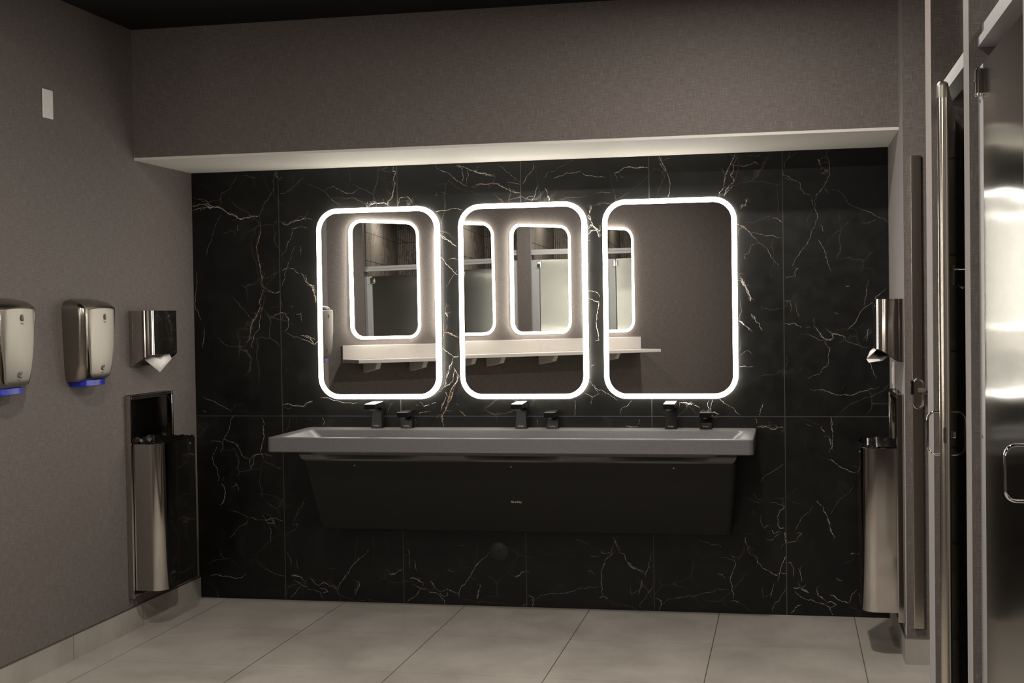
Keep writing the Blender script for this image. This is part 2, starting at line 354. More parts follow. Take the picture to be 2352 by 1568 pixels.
VEINS = [
(20,[-2926,2020,-2874,2009,-2837,1989,-2785,2000]),
(40,[-2927,1974,-2889,1983,-2831,1974,-2810,1966,-2773,1960,-2742,1937,-2712,1926,-2682,1906,-2638,1908,-2597,1915,-2571,1916]),
(30,[-2927,1952,-2889,1963,-2855,1966]),
(50,[-2848,1972,-2817,1966]),
(20,[-2681,2129,-2698,2094,-2723,2054,-2771,2033,-2777,2005,-2772,1973]),
(16,[-2654,2120,-2620,2111,-2580,2099]),
(13,[-2606,2110,-2580,2062]),
(20,[-2475,2134,-2491,2097,-2489,2065,-2494,2024]),
(30,[-2481,2131,-2469,2099]),
(22,[-2500,2031,-2521,1997,-2549,1966,-2557,1941,-2567,1887]),
(-30,[-2567,1887,-2572,1814,-2584,1776,-2587,1745,-2581,1694,-2572,1643,-2566,1592,-2557,1563,-2544,1553]),
(30,[-2544,1553,-2517,1537,-2494,1530,-2468,1538]),
(-35,[-2554,1550,-2568,1516,-2579,1490,-2572,1468,-2594,1420,-2618,1389,-2629,1344,-2637,1306,-2651,1284]),
(26,[-2562,1465,-2573,1420,-2584,1388,-2581,1350,-2609,1325,-2624,1281,-2621,1258]),
(15,[-2651,1284,-2682,1265,-2719,1269,-2773,1282,-2807,1314]),
(20,[-2809,1859,-2827,1814,-2845,1770,-2857,1719]),
(16,[-2773,1928,-2794,1903,-2813,1852]),
(26,[-2913,1637,-2913,1573,-2920,1496,-2921,1457,-2904,1431,-2892,1402]),
(26,[-2878,1367,-2879,1315,-2891,1261]),
(15,[-2724,1518,-2681,1466,-2641,1427,-2621,1402]),
(20,[-2457,2020,-2433,2022,-2399,2046,-2362,2077,-2328,2107]),
(15,[-2326,2069,-2266,2045,-2227,2025,-2188,1983,-2146,1957]),
(20,[-2227,2028,-2187,2050,-2154,2035,-2112,2012,-2089,2010,-2053,2029]),
(10,[-2101,2140,-2107,2034]),
(30,[-1872,2138,-1879,2113,-1861,2107,-1872,2082,-1871,2032,-1881,1992,-1904,1965,-1905,1946]),
(30,[-2009,1943,-1973,1961,-1927,1962,-1901,1946]),
(20,[-1850,1951,-1843,1982,-1804,1986,-1779,1955]),
(30,[-2460,1881,-2423,1867,-2383,1885,-2326,1897]),
(-20,[-2403,1851,-2363,1854,-2323,1849]),
(20,[-2393,1847,-2404,1804,-2429,1760,-2461,1716]),
(-20,[-2355,1764,-2356,1720]),
(-20,[-2392,1762,-2406,1721,-2410,1690]),
(26,[-2423,1684,-2431,1652,-2458,1640]),
(26,[-2431,1656,-2394,1649,-2354,1626,-2335,1587,-2309,1565,-2282,1561]),
(20,[-2431,1646,-2445,1596,-2463,1564]),
(-30,[-2299,1558,-2290,1523,-2282,1492]),
(20,[-2467,1501,-2458,1463]),
(10,[-2519,1458,-2461,1457]),
(26,[-2519,1413,-2472,1431,-2445,1431,-2426,1399,-2430,1358,-2460,1336]),
(16,[-2424,1459,-2404,1465,-2411,1450]),
(20,[-2388,1424,-2362,1430,-2356,1386]),
(26,[-2367,1319,-2327,1316,-2288,1296]),
(22,[-2447,1336,-2381,1313,-2328,1290,-2285,1268]),
(20,[-2686,1874,-2693,1843]),
(14,[-2762,1838,-2707,1843,-2701,1818]),
(26,[-1662,2134,-1611,2099,-1570,2068,-1540,2047,-1504,2026]),
(30,[-1559,2130,-1533,2121,-1498,2110,-1457,2101]),
(24,[-1526,2126,-1529,2096,-1524,2066,-1527,2047]),
(20,[-1503,2110,-1498,2080,-1509,2041]),
(45,[-1472,2097,-1437,2086,-1401,2079,-1381,2072]),
(-30,[-1486,2024,-1448,2036,-1417,2033,-1381,2039,-1346,2026,-1311,2005,-1265,1988,-1245,1985]),
(-20,[-1354,2130,-1314,2091,-1284,2068,-1247,2037]),
(20,[-1310,2042,-1285,2036,-1247,2027]),
(23,[-1180,2123,-1183,2094,-1204,2073,-1219,2051,-1237,2027]),
(25,[-1084,2051,-1054,2062,-1023,2074,-984,2072,-954,2078]),
(26,[-944,2071,-905,2057,-870,2049,-836,2045]),
(34,[-794,2063,-762,2077,-742,2090,-708,2089,-679,2086,-635,2084]),
(23,[-1127,2006,-1115,1978,-1105,1941]),
(23,[-1162,2019,-1170,1980,-1193,1944]),
(15,[-1134,2048,-1113,2079,-1068,2087]),
(35,[-579,2138,-569,2106,-555,2084,-548,2067]),
(26,[-579,2106,-565,2082,-551,2064]),
(24,[-548,2064,-537,2032,-533,2013,-536,1979,-542,1943]),
(15,[-886,1971,-857,1977,-812,1974]),
(24,[-907,1918,-912,1894,-922,1865,-903,1830]),
(34,[-928,1816,-908,1825,-888,1810,-864,1795]),
(30,[-928,1777,-908,1796,-884,1800,-864,1770]),
(26,[-879,1795,-869,1765]),
(12,[-1055,1950,-990,1955,-926,1960]),
(20,[-1665,1986,-1657,1996]),
(20,[-1636,2005,-1608,1994]),
(24,[-1666,1909,-1635,1915,-1588,1921,-1527,1913]),
(24,[-1644,1798,-1611,1774,-1583,1754]),
(12,[-983,2131,-1028,2113,-1073,2095]),
(34,[-232,2135,-244,2106,-262,2071,-280,2036,-287,1989]),
(-34,[-224,2117,-239,2058,-254,2038,-237,2008,-266,1977,-284,1942]),
(24,[-253,2085,-213,2081,-178,2080,-143,2093,-123,2081]),
(15,[-172,2121,-131,2119,-114,2127]),
(25,[184,2136,189,2090,192,2031,177,1991,166,1968]),
(25,[-16,2050,-14,2027,29,2005,63,1986,77,1942,108,1932]),
(15,[-11,2018,35,1999]),
(25,[108,1929,119,1883,133,1853,137,1824,127,1795]),
(20,[137,1934,125,1900,133,1876]),
(28,[166,1968,148,1946,128,1929]),
(20,[168,1962,188,1936]),
(18,[199,1953,239,1943,275,1889,317,1868,351,1855,398,1828,451,1800]),
(10,[114,1877,93,1825,87,1784]),
(20,[127,1795,110,1766,107,1743,83,1703,54,1662,31,1634,22,1610]),
(20,[22,1602,51,1601,31,1581,36,1566,7,1561,-13,1552]),
(20,[150,1797,161,1765]),
(25,[138,1730,155,1701,166,1683,177,1642,196,1583]),
(10,[300,1834,260,1791,215,1758,174,1695]),
(-20,[16,2134,1,2097,-4,2056]),
(15,[10,2105,50,2130]),
(40,[138,2094,152,2071]),
(40,[172,2044,183,2038]),
(-20,[-230,1814,-198,1792,-164,1765,-141,1740,-106,1707,-78,1668,-38,1618]),
(20,[-164,1765,-100,1751,-28,1743]),
(25,[-65,1835,-42,1829,-23,1812]),
(10,[-181,1815,-117,1831,-70,1847]),
(40,[-182,1921,-189,1892]),
(15,[-127,1720,-164,1709,-174,1674,-197,1668]),
(20,[-197,1662,-191,1650]),
(32,[-207,1556,-190,1521,-176,1485,-168,1452]),
(28,[-168,1393,-142,1355,-116,1316]),
(28,[-226,1364,-197,1343,-172,1317]),
(20,[-17,1453,9,1452,11,1400]),
(-20,[35,1440,40,1411,51,1375]),
(25,[-15,1347,28,1349,62,1328]),
(20,[357,1540,353,1505,345,1459,339,1424]),
(-25,[437,1503,392,1464,364,1429,336,1409,313,1372,284,1332,267,1311]),
(15,[200,1397,237,1385]),
(10,[-60,1735,-63,1677,-70,1559]),
(15,[331,1801,395,1816]),
(15,[78,1327,101,1331]),
(30,[114,1338,136,1308,158,1280,185,1266,203,1279,194,1298,225,1295,256,1279]),
(20,[78,1299,114,1285,163,1266,185,1234,178,1193,168,1147,139,1115,85,1092]),
(20,[163,1266,203,1275]),
(20,[170,1321,194,1300]),
(15,[258,1288,260,1265,300,1249,331,1237,362,1235]),
(-30,[360,1323,353,1292,346,1264]),
(20,[363,1164,378,1128,391,1087]),
(24,[96,1044,134,1042,174,1033,209,1019,254,1021,289,1019,325,1032,356,1043,404,1055]),
(10,[250,1064,236,1042]),
(12,[395,1027,364,1009,324,996,271,973,244,950,229,932]),
(20,[204,1394,235,1386]),
(20,[258,1514,280,1515]),
(24,[186,916,188,890,195,863,194,833]),
(28,[143,872,159,849]),
(15,[74,886,101,874]),
(23,[187,920,190,874,197,852,193,783,178,752]),
(30,[182,821,185,790]),
(24,[170,721,200,710,236,684,266,669,299,663]),
(12,[287,604,250,561,213,523,175,468]),
(23,[167,445,185,399,200,358]),
(20,[262,290,292,291]),
(15,[202,177,232,166]),
(20,[-2725,923,-2745,901,-2749,872,-2778,814,-2790,785,-2803,734]),
(26,[-2579,912,-2573,865,-2570,807,-2582,757,-2591,731]),
(22,[-2782,803,-2740,788,-2709,767,-2691,727,-2672,709,-2641,702]),
(26,[-2641,702,-2618,724,-2587,731,-2572,706]),
(20,[-2618,720,-2626,677,-2642,655]),
(18,[-2645,702,-2638,648]),
(18,[-2583,731,-2541,721,-2526,717]),
(18,[-2572,692,-2527,678,-2497,660,-2474,656]),
(18,[-2856,792,-2817,792,-2790,785]),
(22,[-2821,763,-2846,719,-2835,668,-2820,631,-2814,588]),
(26,[-2802,581,-2787,566,-2780,537,-2796,479,-2812,471]),
(16,[-2794,588,-2786,610]),
(18,[-2740,563,-2721,582,-2710,538]),
(10,[-2614,528,-2553,526,-2507,512,-2481,498]),
(18,[-2762,450,-2708,436,-2659,408,-2617,398,-2571,399]),
(26,[-2585,424,-2567,395,-2548,403,-2517,410,-2471,395]),
(26,[-2567,391,-2548,381,-2521,385,-2532,399]),
(18,[-2548,370,-2537,345,-2546,287]),
(18,[-2659,404,-2679,375,-2714,356,-2734,330,-2765,304]),
(18,[-2344,517,-2371,478,-2398,437,-2422,390]),
(18,[-2430,379,-2396,380,-2411,354,-2442,339,-2461,328]),
(18,[-2459,238,-2441,209,-2438,173]),
(-18,[-2410,210,-2407,174,-2400,153]),
(18,[-2583,148,-2538,135,-2492,121,-2462,118]),
(26,[-2867,113,-2816,113,-2762,107,-2707,105,-2680,124]),
(34,[-2439,126,-2397,120,-2375,103]),
(22,[-2424,98,-2383,74,-2334,57,-2289,44,-2263,5]),
(-26,[-2337,111,-2311,83,-2296,76,-2269,95,-2235,74,-2194,61]),
(26,[-2292,65,-2266,62,-2247,48,-2278,37]),
(22,[-2387,70,-2418,36,-2445,7]),
(22,[-2034,265,-2068,225,-2114,185,-2144,137,-2175,101,-2194,61,-2191,36]),
(12,[-2093,317,-2097,253,-2110,195]),
(-30,[-2085,103,-2097,60,-2105,38]),
(12,[-2191,39,-2132,16,-2057,11,-1946,3]),
(15,[-2245,167,-2208,161]),
(34,[-2464,977,-2414,970,-2361,966,-2338,984,-2308,993]),
(20,[-2270,1010,-2225,1008,-2181,995,-2129,984,-2077,984]),
(-15,[-2431,909,-2439,865,-2447,840]),
(23,[-2261,912,-2258,870]),
(10,[-2397,909,-2397,880]),
(20,[-2894,1021,-2836,995,-2775,963,-2736,937]),
(10,[-2748,945,-2678,981]),
(20,[-2892,944,-2872,937]),
(30,[-1926,140,-1901,143,-1882,159,-1863,168]),
(20,[-1836,271,-1825,223,-1826,175]),
(16,[-1853,229,-1837,241]),
(-23,[-1803,212,-1794,188,-1786,158]),
(34,[-1827,124,-1789,122,-1771,108,-1756,105]),
(23,[-1815,97,-1772,78,-1723,58,-1674,44,-1652,18,-1648,0]),
(-34,[-1722,115,-1704,88,-1692,74]),
(26,[-1692,74,-1667,65,-1639,78,-1612,67,-1581,57]),
(26,[-1676,56,-1652,39,-1634,48,-1636,60]),
(23,[-1772,75,-1791,44,-1822,25,-1838,4]),
(26,[-1423,262,-1451,232,-1491,195,-1513,159,-1544,116,-1569,86,-1578,59,-1579,38]),
(12,[-1480,314,-1484,255,-1494,207]),
(-34,[-1471,101,-1481,65,-1490,32]),
(12,[-1579,38,-1539,27,-1491,14,-1418,16,-1328,1]),
(20,[-1635,174,-1598,163]),
(12,[-1525,135,-1495,127]),
(30,[-1301,143,-1277,153,-1250,171]),
(20,[-1268,3,-1237,21]),
(26,[-1240,59,-1210,49,-1213,25,-1220,1]),
(18,[-1210,28,-1177,58,-1117,69,-1058,73,-999,93,-940,106,-893,110]),
(18,[-1007,338,-966,321,-931,305]),
(10,[-925,302,-885,291]),
(-34,[-820,345,-811,327,-797,281]),
(23,[-882,277,-873,268,-832,269,-820,327]),
(18,[-932,258,-891,253]),
(26,[-815,278,-844,251,-862,239,-880,186,-881,140,-876,96,-875,70]),
(26,[-891,55,-870,64,-847,50]),
(10,[-844,47,-798,14]),
(26,[-797,275,-771,267,-763,236,-746,213,-711,196,-677,185]),
(15,[-754,230,-729,196]),
(23,[-948,182,-927,185,-913,162]),
(-23,[-686,145,-695,110,-707,74]),
(15,[-741,120,-739,74,-707,95]),
(10,[-2010,337,-2012,195]),
(18,[-2030,264,-2062,230,-2091,205]),
(12,[-2097,14,-2035,13,-1941,1]),
(15,[-1571,291,-1547,292]),
(23,[-758,233,-729,205,-694,186,-675,181]),
(23,[-635,275,-655,226,-662,191,-673,157]),
(-23,[-688,146,-700,97,-706,77]),
(12,[-740,111,-740,76,-705,94]),
(18,[-634,123,-656,88,-684,48,-697,8]),
(26,[-627,60,-598,51,-596,31,-609,1]),
(18,[-594,34,-559,59,-496,68,-443,75,-394,93,-346,107,-279,111]),
(20,[-420,343,-377,330,-344,318,-315,304]),
(-30,[-203,360,-205,338,-194,314,-185,280]),
(18,[-210,319,-218,280,-240,240]),
(18,[-270,276,-258,264,-235,262]),
(26,[-268,269,-249,235,-264,191,-272,143,-267,104,-260,90,-263,70]),
(18,[-321,260,-278,254,-254,240]),
(26,[-277,55,-256,61,-235,52]),
(10,[-235,52,-199,28,-173,5]),
(26,[-185,276,-159,269,-147,238,-131,219,-93,200,-65,182,-46,197,-18,193]),
(26,[-19,274,-32,245,-44,221,-58,158]),
(-26,[-75,148,-85,109,-92,77]),
(15,[-127,127,-128,76,-85,104]),
(18,[-16,128,-42,91,-71,56,-83,12]),
(34,[10,128,47,127,70,111,82,106]),
(23,[19,112,47,84,93,75,140,58,172,44,188,6]),
(-34,[117,115,126,91,149,77]),
(26,[177,99,205,83,228,70,258,61]),
(26,[158,61,181,68,204,55,179,40]),
(22,[260,64,269,90,297,129]),
(10,[260,42,319,25]),
(23,[51,53,18,30,-1,8]),
(23,[-13,241,1,246,13,217,12,179]),
(23,[34,218,43,199,52,156]),
(15,[53,233,43,209]),
(30,[-23,385,-21,337]),
(20,[-12,335,26,343]),
(26,[-45,488,-58,456,-56,418,-44,401,-25,404]),
(26,[-24,505,-48,483]),
(23,[-128,465,-126,417,-115,400,-96,417]),
(26,[-82,393,-75,377,-49,389]),
(18,[-110,349,-73,355,-44,384]),
(15,[-168,483,-157,455]),
(18,[-165,522,-132,518]),
(18,[-90,523,-52,512,-24,507]),
(18,[102,507,69,468,41,429,26,395]),
(26,[148,507,164,469,178,432,200,363]),
(26,[121,531,144,507]),
(23,[24,381,54,381,35,362,30,343]),
(20,[262,290,285,293]),
(15,[206,174,233,163]),
(23,[-333,182,-312,180,-298,164]),
(18,[-27,701,-79,663,-121,636,-132,615]),
(18,[-188,569,-154,545,-122,530]),
(15,[-196,539,-164,527,-128,519]),
(45,[-498,985,-461,978,-442,976]),
(26,[-434,972,-408,958]),
(26,[-365,993,-370,966,-357,945,-354,977,-346,998]),
(34,[-349,940,-318,930]),
(-23,[-320,1001,-296,980,-270,966,-244,945,-220,926]),
(26,[-118,982,-129,950,-134,924]),
(20,[-152,913,-147,887]),
(-34,[-145,868,-129,873,-103,872,-51,868,-25,868]),
(16,[-87,897,-90,873]),
(18,[-953,1029,-915,1011,-876,1028]),
(18,[-912,1011,-918,977]),
(18,[-903,1070,-881,1043,-822,1015,-795,996]),
(18,[-724,994,-773,958,-779,926]),
(26,[-753,872,-698,870]),
(18,[-687,907,-698,880]),
(18,[-995,994,-999,923]),
(20,[-1179,906,-1180,879]),
(-36,[-1603,1036,-1594,1031,-1601,1010,-1618,985,-1623,966,-1633,945,-1646,924,-1650,914,-1650,896,-1644,882,-1643,870]),
(22,[-1632,1036,-1625,1022,-1604,1006]),
(26,[-1630,1013,-1635,992,-1650,975,-1654,943]),
(26,[-1744,964,-1727,971,-1713,974]),
(26,[-1700,979,-1679,986]),
(14,[-1780,982,-1776,971,-1766,973]),
(14,[-1761,987,-1749,982,-1739,968]),
(18,[-1764,926,-1759,938,-1737,940,-1704,939]),
(18,[-1575,981,-1566,968]),
(22,[-1561,945,-1547,936,-1531,922]),
(-16,[-1784,907,-1782,895,-1785,874]),
(14,[-1900,987,-1920,949,-1923,935]),
(-18,[-2333,1905,-2290,1890]),
(26,[-2338,1617,-2325,1576,-2296,1561,-2289,1520,-2283,1479]),
(26,[-2344,1315,-2315,1301,-2294,1273]),
(18,[-2294,1273,-2276,1290]),
(26,[-1881,2013,-1878,1993,-1903,1967,-1904,1950]),
(30,[-1960,1962,-2013,1943]),
(24,[-1648,1798,-1613,1777,-1586,1753,-1562,1739]),
(26,[-1649,1691,-1608,1649,-1561,1601]),
(13,[-1560,1628,-1589,1589,-1617,1542]),
(20,[-1608,1676,-1573,1682,-1560,1675]),
(-30,[-1628,1324,-1593,1317,-1562,1303]),
(-18,[-1634,1368,-1642,1287]),
(34,[-1626,1421,-1613,1401]),
(24,[-1643,1247,-1615,1230,-1585,1206,-1560,1209]),
(30,[-1588,1202,-1610,1145,-1624,1105,-1639,1058]),
(-36,[-1585,1152,-1565,1118,-1590,1065,-1619,997,-1634,957]),
(26,[-1639,1058,-1611,1071,-1590,1112,-1582,1145]),
(26,[-1626,1011,-1651,957]),
(26,[-905,1916,-919,1871,-906,1837,-893,1817,-867,1791]),
(18,[-926,1805,-906,1818]),
(24,[-927,1516,-891,1509,-871,1483]),
(28,[-924,1477,-891,1463,-875,1463,-878,1430,-885,1404,-889,1365,-880,1312,-877,1279,-894,1276]),
(18,[-915,1155,-895,1168]),
(18,[-929,1095,-903,1062,-884,1029]),
(23,[-1117,1988,-1108,1942]),
(16,[-1178,1971,-1225,1946]),
(-23,[-232,1813,-203,1802,-165,1765]),
(13,[-203,1799,-219,1783,-220,1757]),
(34,[-209,1554,-199,1528,-180,1501,-168,1452]),
(26,[-165,1393,-157,1370]),
(26,[-224,1364,-201,1344,-160,1311]),
(12,[-213,1456,-221,1364]),
(23,[-223,1151,-197,1152,-160,1152]),
(13,[-219,1200,-183,1226,-161,1199]),
(26,[-311,1943,-292,1969,-285,1981]),
(26,[-286,1942,-259,1968]),
(34,[-182,1913,-189,1893]),
]
# ------------------------------------------------------------------ the room
b = MB(); b.box(-6, -9.6, -.06, 3.2, .14, 0); struct(b.build('floor', 'floor_tile'))
b = MB(); b.box(-6, -9.6, ZC, 3.2, .14, ZC + .06); struct(b.build('ceiling', 'ceiling'))

# recesses for the two waste receptacles
RY0, RY1, RZ0, RZ1 = -.7315, -.3235, .20, 1.046
def pierced_wall(x0, x1, y0, y1, rd, side):
    """block wall with a recess of depth rd on its room face"""
    b = MB(); xf = x1 if side > 0 else x0; xb = xf - side * rd
    def bx(xa, xc, ya, yc, za, zc): b.box(xa, ya, za, xc, yc, zc)
    bx(x0, x1, y0, RY0, 0, ZC); bx(x0, x1, RY1, y1, 0, ZC)
    bx(x0, x1, RY0, RY1, 0, RZ0); bx(x0, x1, RY0, RY1, RZ1, ZC)
    if side > 0: bx(x0, xb, RY0, RY1, RZ0, RZ1)
    else: bx(xb, x1, RY0, RY1, RZ0, RZ1)
    return b
struct(pierced_wall(XL - .16, XL, -2.04, .14, .10, 1).build('wall_left', 'fabric', weld=False))
struct(pierced_wall(XR, 2.2, YA, .14, .10, -1).build('wall_right', 'fabric', weld=False))

# marble wall: one mesh, the veins of the tiles lie on its face
b = MB(); b.box(XL - .1, 0, 0, XR + .1, .14, ZS + .05)
wall_obj = b.build('wall_back', ['marble', 'vein'], weld=False)
me = wall_obj.data
bm = bmesh.new(); bm.from_mesh(me)
uvl = bm.loops.layers.uv.verify(); cl = bm.loops.layers.float_color.new('vein')
rnd = random.Random(11)
def rough_line(p, amp, depth):
    for _ in range(depth):
        q = [p[0]]
        for a, c in zip(p, p[1:]):
            L = math.hypot(c[0] - a[0], c[1] - a[1]); k = rnd.gauss(0, amp) * L
            q += [((a[0] + c[0]) / 2 - (c[1] - a[1]) / max(L, 1e-6) * k, (a[1] + c[1]) / 2 + (c[0] - a[0]) / max(L, 1e-6) * k), c]
        p = q
    return p
def ribbon(p, w, col, col2, orange):
    n = len(p)
    rows = []
    for i, (x, z) in enumerate(p):
        a = p[max(i - 1, 0)]; c = p[min(i + 1, n - 1)]
        dx, dz = c[0] - a[0], c[1] - a[1]; L = math.hypot(dx, dz) or 1
        t = i / (n - 1); taper = min(1, .35 + 4 * min(t, 1 - t))
        ww = w * taper * (.55 + .9 * rnd.random()) / 2
        x = min(max(x, XL + .003), XR - .003); z = min(max(z, .004), ZS - .004)
        rows.append((bm.verts.new((x - dz / L * ww, -.0004, z + dx / L * ww)), bm.verts.new((x + dz / L * ww, -.0004, z - dx / L * ww))))
    ph = rnd.random() * 6
    for i in range(n - 1):
        f = bm.faces.new((rows[i][0], rows[i][1], rows[i + 1][1], rows[i + 1][0])); f.material_index = 1
        k = .5 + .5 * math.sin(ph + i * .5) if orange else max(0, math.sin(ph + i * .23) - .86) * 3
        cc = [a * (1 - k) + c * k for a, c in zip(col, col2)]
        for lp in f.loops:
            lp[uvl].uv = (lp.vert.co.x, lp.vert.co.z); lp[cl] = (*cc, 1)
for w, d in VEINS:
    orange = w < 0; w = abs(w) / 10
    pts = [(d[i] / 1000, d[i + 1] / 1000) for i in range(0, len(d), 2)]
    s = min(1, .16 + .22 * (w - 1)) if w < 4 else 1
    col = (.74 * s, .68 * s, .61 * s)
    ribbon(rough_line(pts, .085, 2 if len(pts) > 3 else 3), .0009 * w + .0002, col, (.50 * s + .03, .33 * s, .19 * s), orange)
    if w >= 3:                                          # a ragged companion thread and splinters
        p2 = [(x + rnd.gauss(0, .003), z + rnd.gauss(0, .003)) for x, z in pts]
        ribbon(rough_line(p2, .12, 3), .0013, tuple(c * .5 for c in col), (.2, .12, .06), orange)
        for _ in range(int(w)):
            x, z = rnd.choice(pts); a = rnd.random() * 2 * PI; L = .012 + .03 * rnd.random()
            ribbon(rough_line([(x, z), (x + L * math.cos(a), z + L * math.sin(a))], .2, 3), .0012, tuple(c * .45 for c in col), (.2, .12, .06), False)
bm.to_mesh(me); bm.free(); struct(wall_obj)

# header over the recess, its underside painted
b = MB(); b.box(XL, YH, ZS + .012, XR, .13, ZC); struct(b.build('wall_header', 'fabric'))
b = MB(); b.box(XL, YH + .0005, ZS, XR, .0, ZS + .012); struct(b.build('ceiling_soffit', 'white_paint'))

# stall walls, full height
STALL = [('B', -1.867, -1.690), ('C', -2.766, -2.661), ('D', -3.66, -3.55), ('E', -4.50, -4.36), ('F', -5.395, -5.28), ('G', -6.30, -6.19)]
for k, y0, y1 in STALL:
    b = MB(); b.box(XR, y0, 0, 1.98, y1, ZC); b.box(XR + .10, y0 - .012, 0, 1.98, y0, ZC, 1); struct(b.build('wall_stall', ['fabric', 'fluted'], weld=False))
b = MB(); b.box(1.98, -6.30, 0, 2.1, YA, ZC); struct(b.build('wall_stall_back', 'fluted'))
b = MB(); b.box(XR, -9.5, 0, .6, -6.30, ZC); struct(b.build('wall_entry_right', 'fabric'))
b = MB(); b.box(-6, -9.6, 0, 3.2, -9.48, ZC); struct(b.build('wall_rear', 'fabric'))
b = MB(); b.box(-5.3, -2.04, 0, XL - .16, -1.9, ZC); struct(b.build('wall_alcove', 'fabric'))
b = MB(); b.box(-5.4, -4.2, 0, -5.28, -1.9, ZC); struct(b.build('wall_alcove_end', 'fabric'))
def wp(s, z, o): return SB + ST * s + SN * o + Vector((0, 0, z))
b = MB(); q = [wp(s, z, o) for z in (0, ZC) for (s, o) in ((-3.1, -.14), (7.4, -.14), (7.4, 0), (-3.1, 0))]
b.add(q, [(3, 2, 1, 0), (4, 5, 6, 7), (0, 1, 5, 4), (1, 2, 6, 5), (2, 3, 7, 6), (3, 0, 4, 7)]); struct(b.build('wall_slanted', 'fabric'))

# baseboards of floor tile with a thin metal edge on top
ZB = .1037
b = MB(); b.box(XL, -2.04, 0, XL + .008, 0, ZB); struct(b.build('baseboard_left', 'base_tile_left'))
b = MB(); b.box(XL, -2.04, ZB, XL + .0095, 0, ZB + .003); struct(b.build('trim_1', 'satin_dark'))
b = MB(); b.box(XR - .008, YA - .008, 0, XR, 0, ZB); b.box(XR, YA - .008, 0, 1.9, YA, ZB); struct(b.build('baseboard_right', 'base_tile_right'))
b = MB(); b.box(XR - .0095, YA - .0095, ZB, XR, 0, ZB + .003); b.box(XR, YA - .0095, ZB, 1.9, YA, ZB + .003); struct(b.build('trim_2', 'satin_steel'))
# ------------------------------------------------------------------ lit mirrors
MW, MH, MR, BAND = .622, .933, .108, .0232
def make_mirror(label, group):
    t = empty('lit_mirror', label, 'mirror', group=group)
    outer = rrect(MW, MH, MR, 12); inner = rrect(MW - 2 * BAND, MH - 2 * BAND, MR - BAND, 12)
    back = rrect(MW - .012, MH - .012, MR - .006, 12)
    f, s = -.034, -.010
    b = MB(); P = lambda o, y: [(x, y, z) for x, z in o]
    b.loft([P(outer, s), P(outer, f + .004), P(rrect(MW - .003, MH - .003, MR - .0015, 12), f + .001), P(rrect(MW - .008, MH - .008, MR - .004, 12), f), P(inner, f), P(inner, -.0295)], cap0=False, cap1=False, smooth=False)
    n_ = len(outer)
    for k in range(n_): b.m[k] = 1                        # the outer edge of the diffuser is brighter than its face
    b.build('light_frame', ['lit_diffuser', 'lit_edge'], t)
    b = MB(); b.loft([P(inner, -.0300), P(inner, -.026)], smooth=False); b.build('mirror_glass', 'mirror_glass', t)
    b = MB(); b.loft([P(back, 0), P(back, -.0255)], smooth=False); b.build('housing', 'dark_rubber', t)
    return t
FRONT = [(-1.953, .002, .0048, 'left'), (-1.2357, -.0048, .0032, 'middle'), (-.5385, -.0107, .0031, 'right')]
m0 = make_mirror('leftmost of the three lit round-cornered mirrors on the black marble wall', 'lit mirrors above the trough sink')
for i, (x, yaw, pt, nm) in enumerate(FRONT):
    lab = ('leftmost of the three lit round-cornered mirrors on the black marble wall',
           'middle of the three lit round-cornered mirrors on the black marble wall',
           'rightmost of the three lit round-cornered mirrors on the black marble wall')[i]
    o = m0 if i == 0 else dup(m0, lab)
    o.location = (x, 0, 1.4705); o.rotation_euler = (-pt, 0, -yaw)
BACK = [(-.287, .026, .019), (.495, 0, .019), (1.283, .004, .003), (2.073, .008, .007)]
for i, (s, yw, pt) in enumerate(BACK):
    lab = ('lit mirror over the white shelf, at the shelf end beside the hand dryers',
           'lit mirror over the white shelf, second from the hand dryers',
           'lit mirror over the white shelf, third from the hand dryers',
           'lit mirror over the white shelf, at the far end from the hand dryers')[i]
    o = dup(m0, lab); o['group'] = 'lit mirrors above the white shelf'
    p = wp(s, 1.7215, 0); o.location = p; o.rotation_euler = (-pt, 0, PI - (PHI + yw))

# ------------------------------------------------------------------ trough sink
X0, X1, YF, ZT, ZBm = -2.327, -.147, -.565, .865, .799
sink = empty('trough_sink', 'long grey stone trough sink with black apron on marble wall', 'sink', ((X0 + X1) / 2, 0, .40))
L0 = sink.location.copy()
def loc(pts): return [(x - L0.x, y - L0.y, z - L0.z) for x, y, z in pts]
def plan(x0, x1, yf, yb, r, n=6):
    """rectangle in plan, front corners rounded"""
    p = [(x0, yb)]
    for k in range(n + 1):
        a = R(180 + 90 * k / n); p.append((x0 + r + r * math.cos(a), yf + r + r * math.sin(a)))
    for k in range(n + 1):
        a = R(270 + 90 * k / n); p.append((x1 - r + r * math.cos(a), yf + r + r * math.sin(a)))
    p.append((x1, yb)); return p
def ring4(x0, x1, yf, yb, r, n=6):
    return rrect(x1 - x0, yb - yf, r, n, (x0 + x1) / 2, (yf + yb) / 2)
b = MB(); n = 6
# slab with cavity: matched rounded loops, outside bottom -> outside top -> lip -> cavity floor
def lp(x0, x1, yf, yb, r, z): return loc([(x, y, z) for x, y in ring4(x0, x1, yf, yb, r)])
b.loft([lp(X0 + .004, X1 - .004, YF + .004, -.0005, .022, ZBm), lp(X0, X1, YF, -.0005, .024, ZBm + .004), lp(X0, X1, YF, -.0005, .024, ZT - .004), lp(X0 + .004, X1 - .004, YF + .004, -.0005, .022, ZT),
        lp(X0 + .052, X1 - .048, YF + .034, -.142, .03, ZT), lp(X0 + .058, X1 - .054, YF + .040, -.147, .03, ZT - .005),
        lp(X0 + .16, X1 - .15, YF + .10, -.19, .05, ZT - .085), lp(X0 + .20, X1 - .19, YF + .13, -.22, .05, ZT - .092)], cap0=True, cap1=True)
basin = b.build('basin', 'stone', sink)
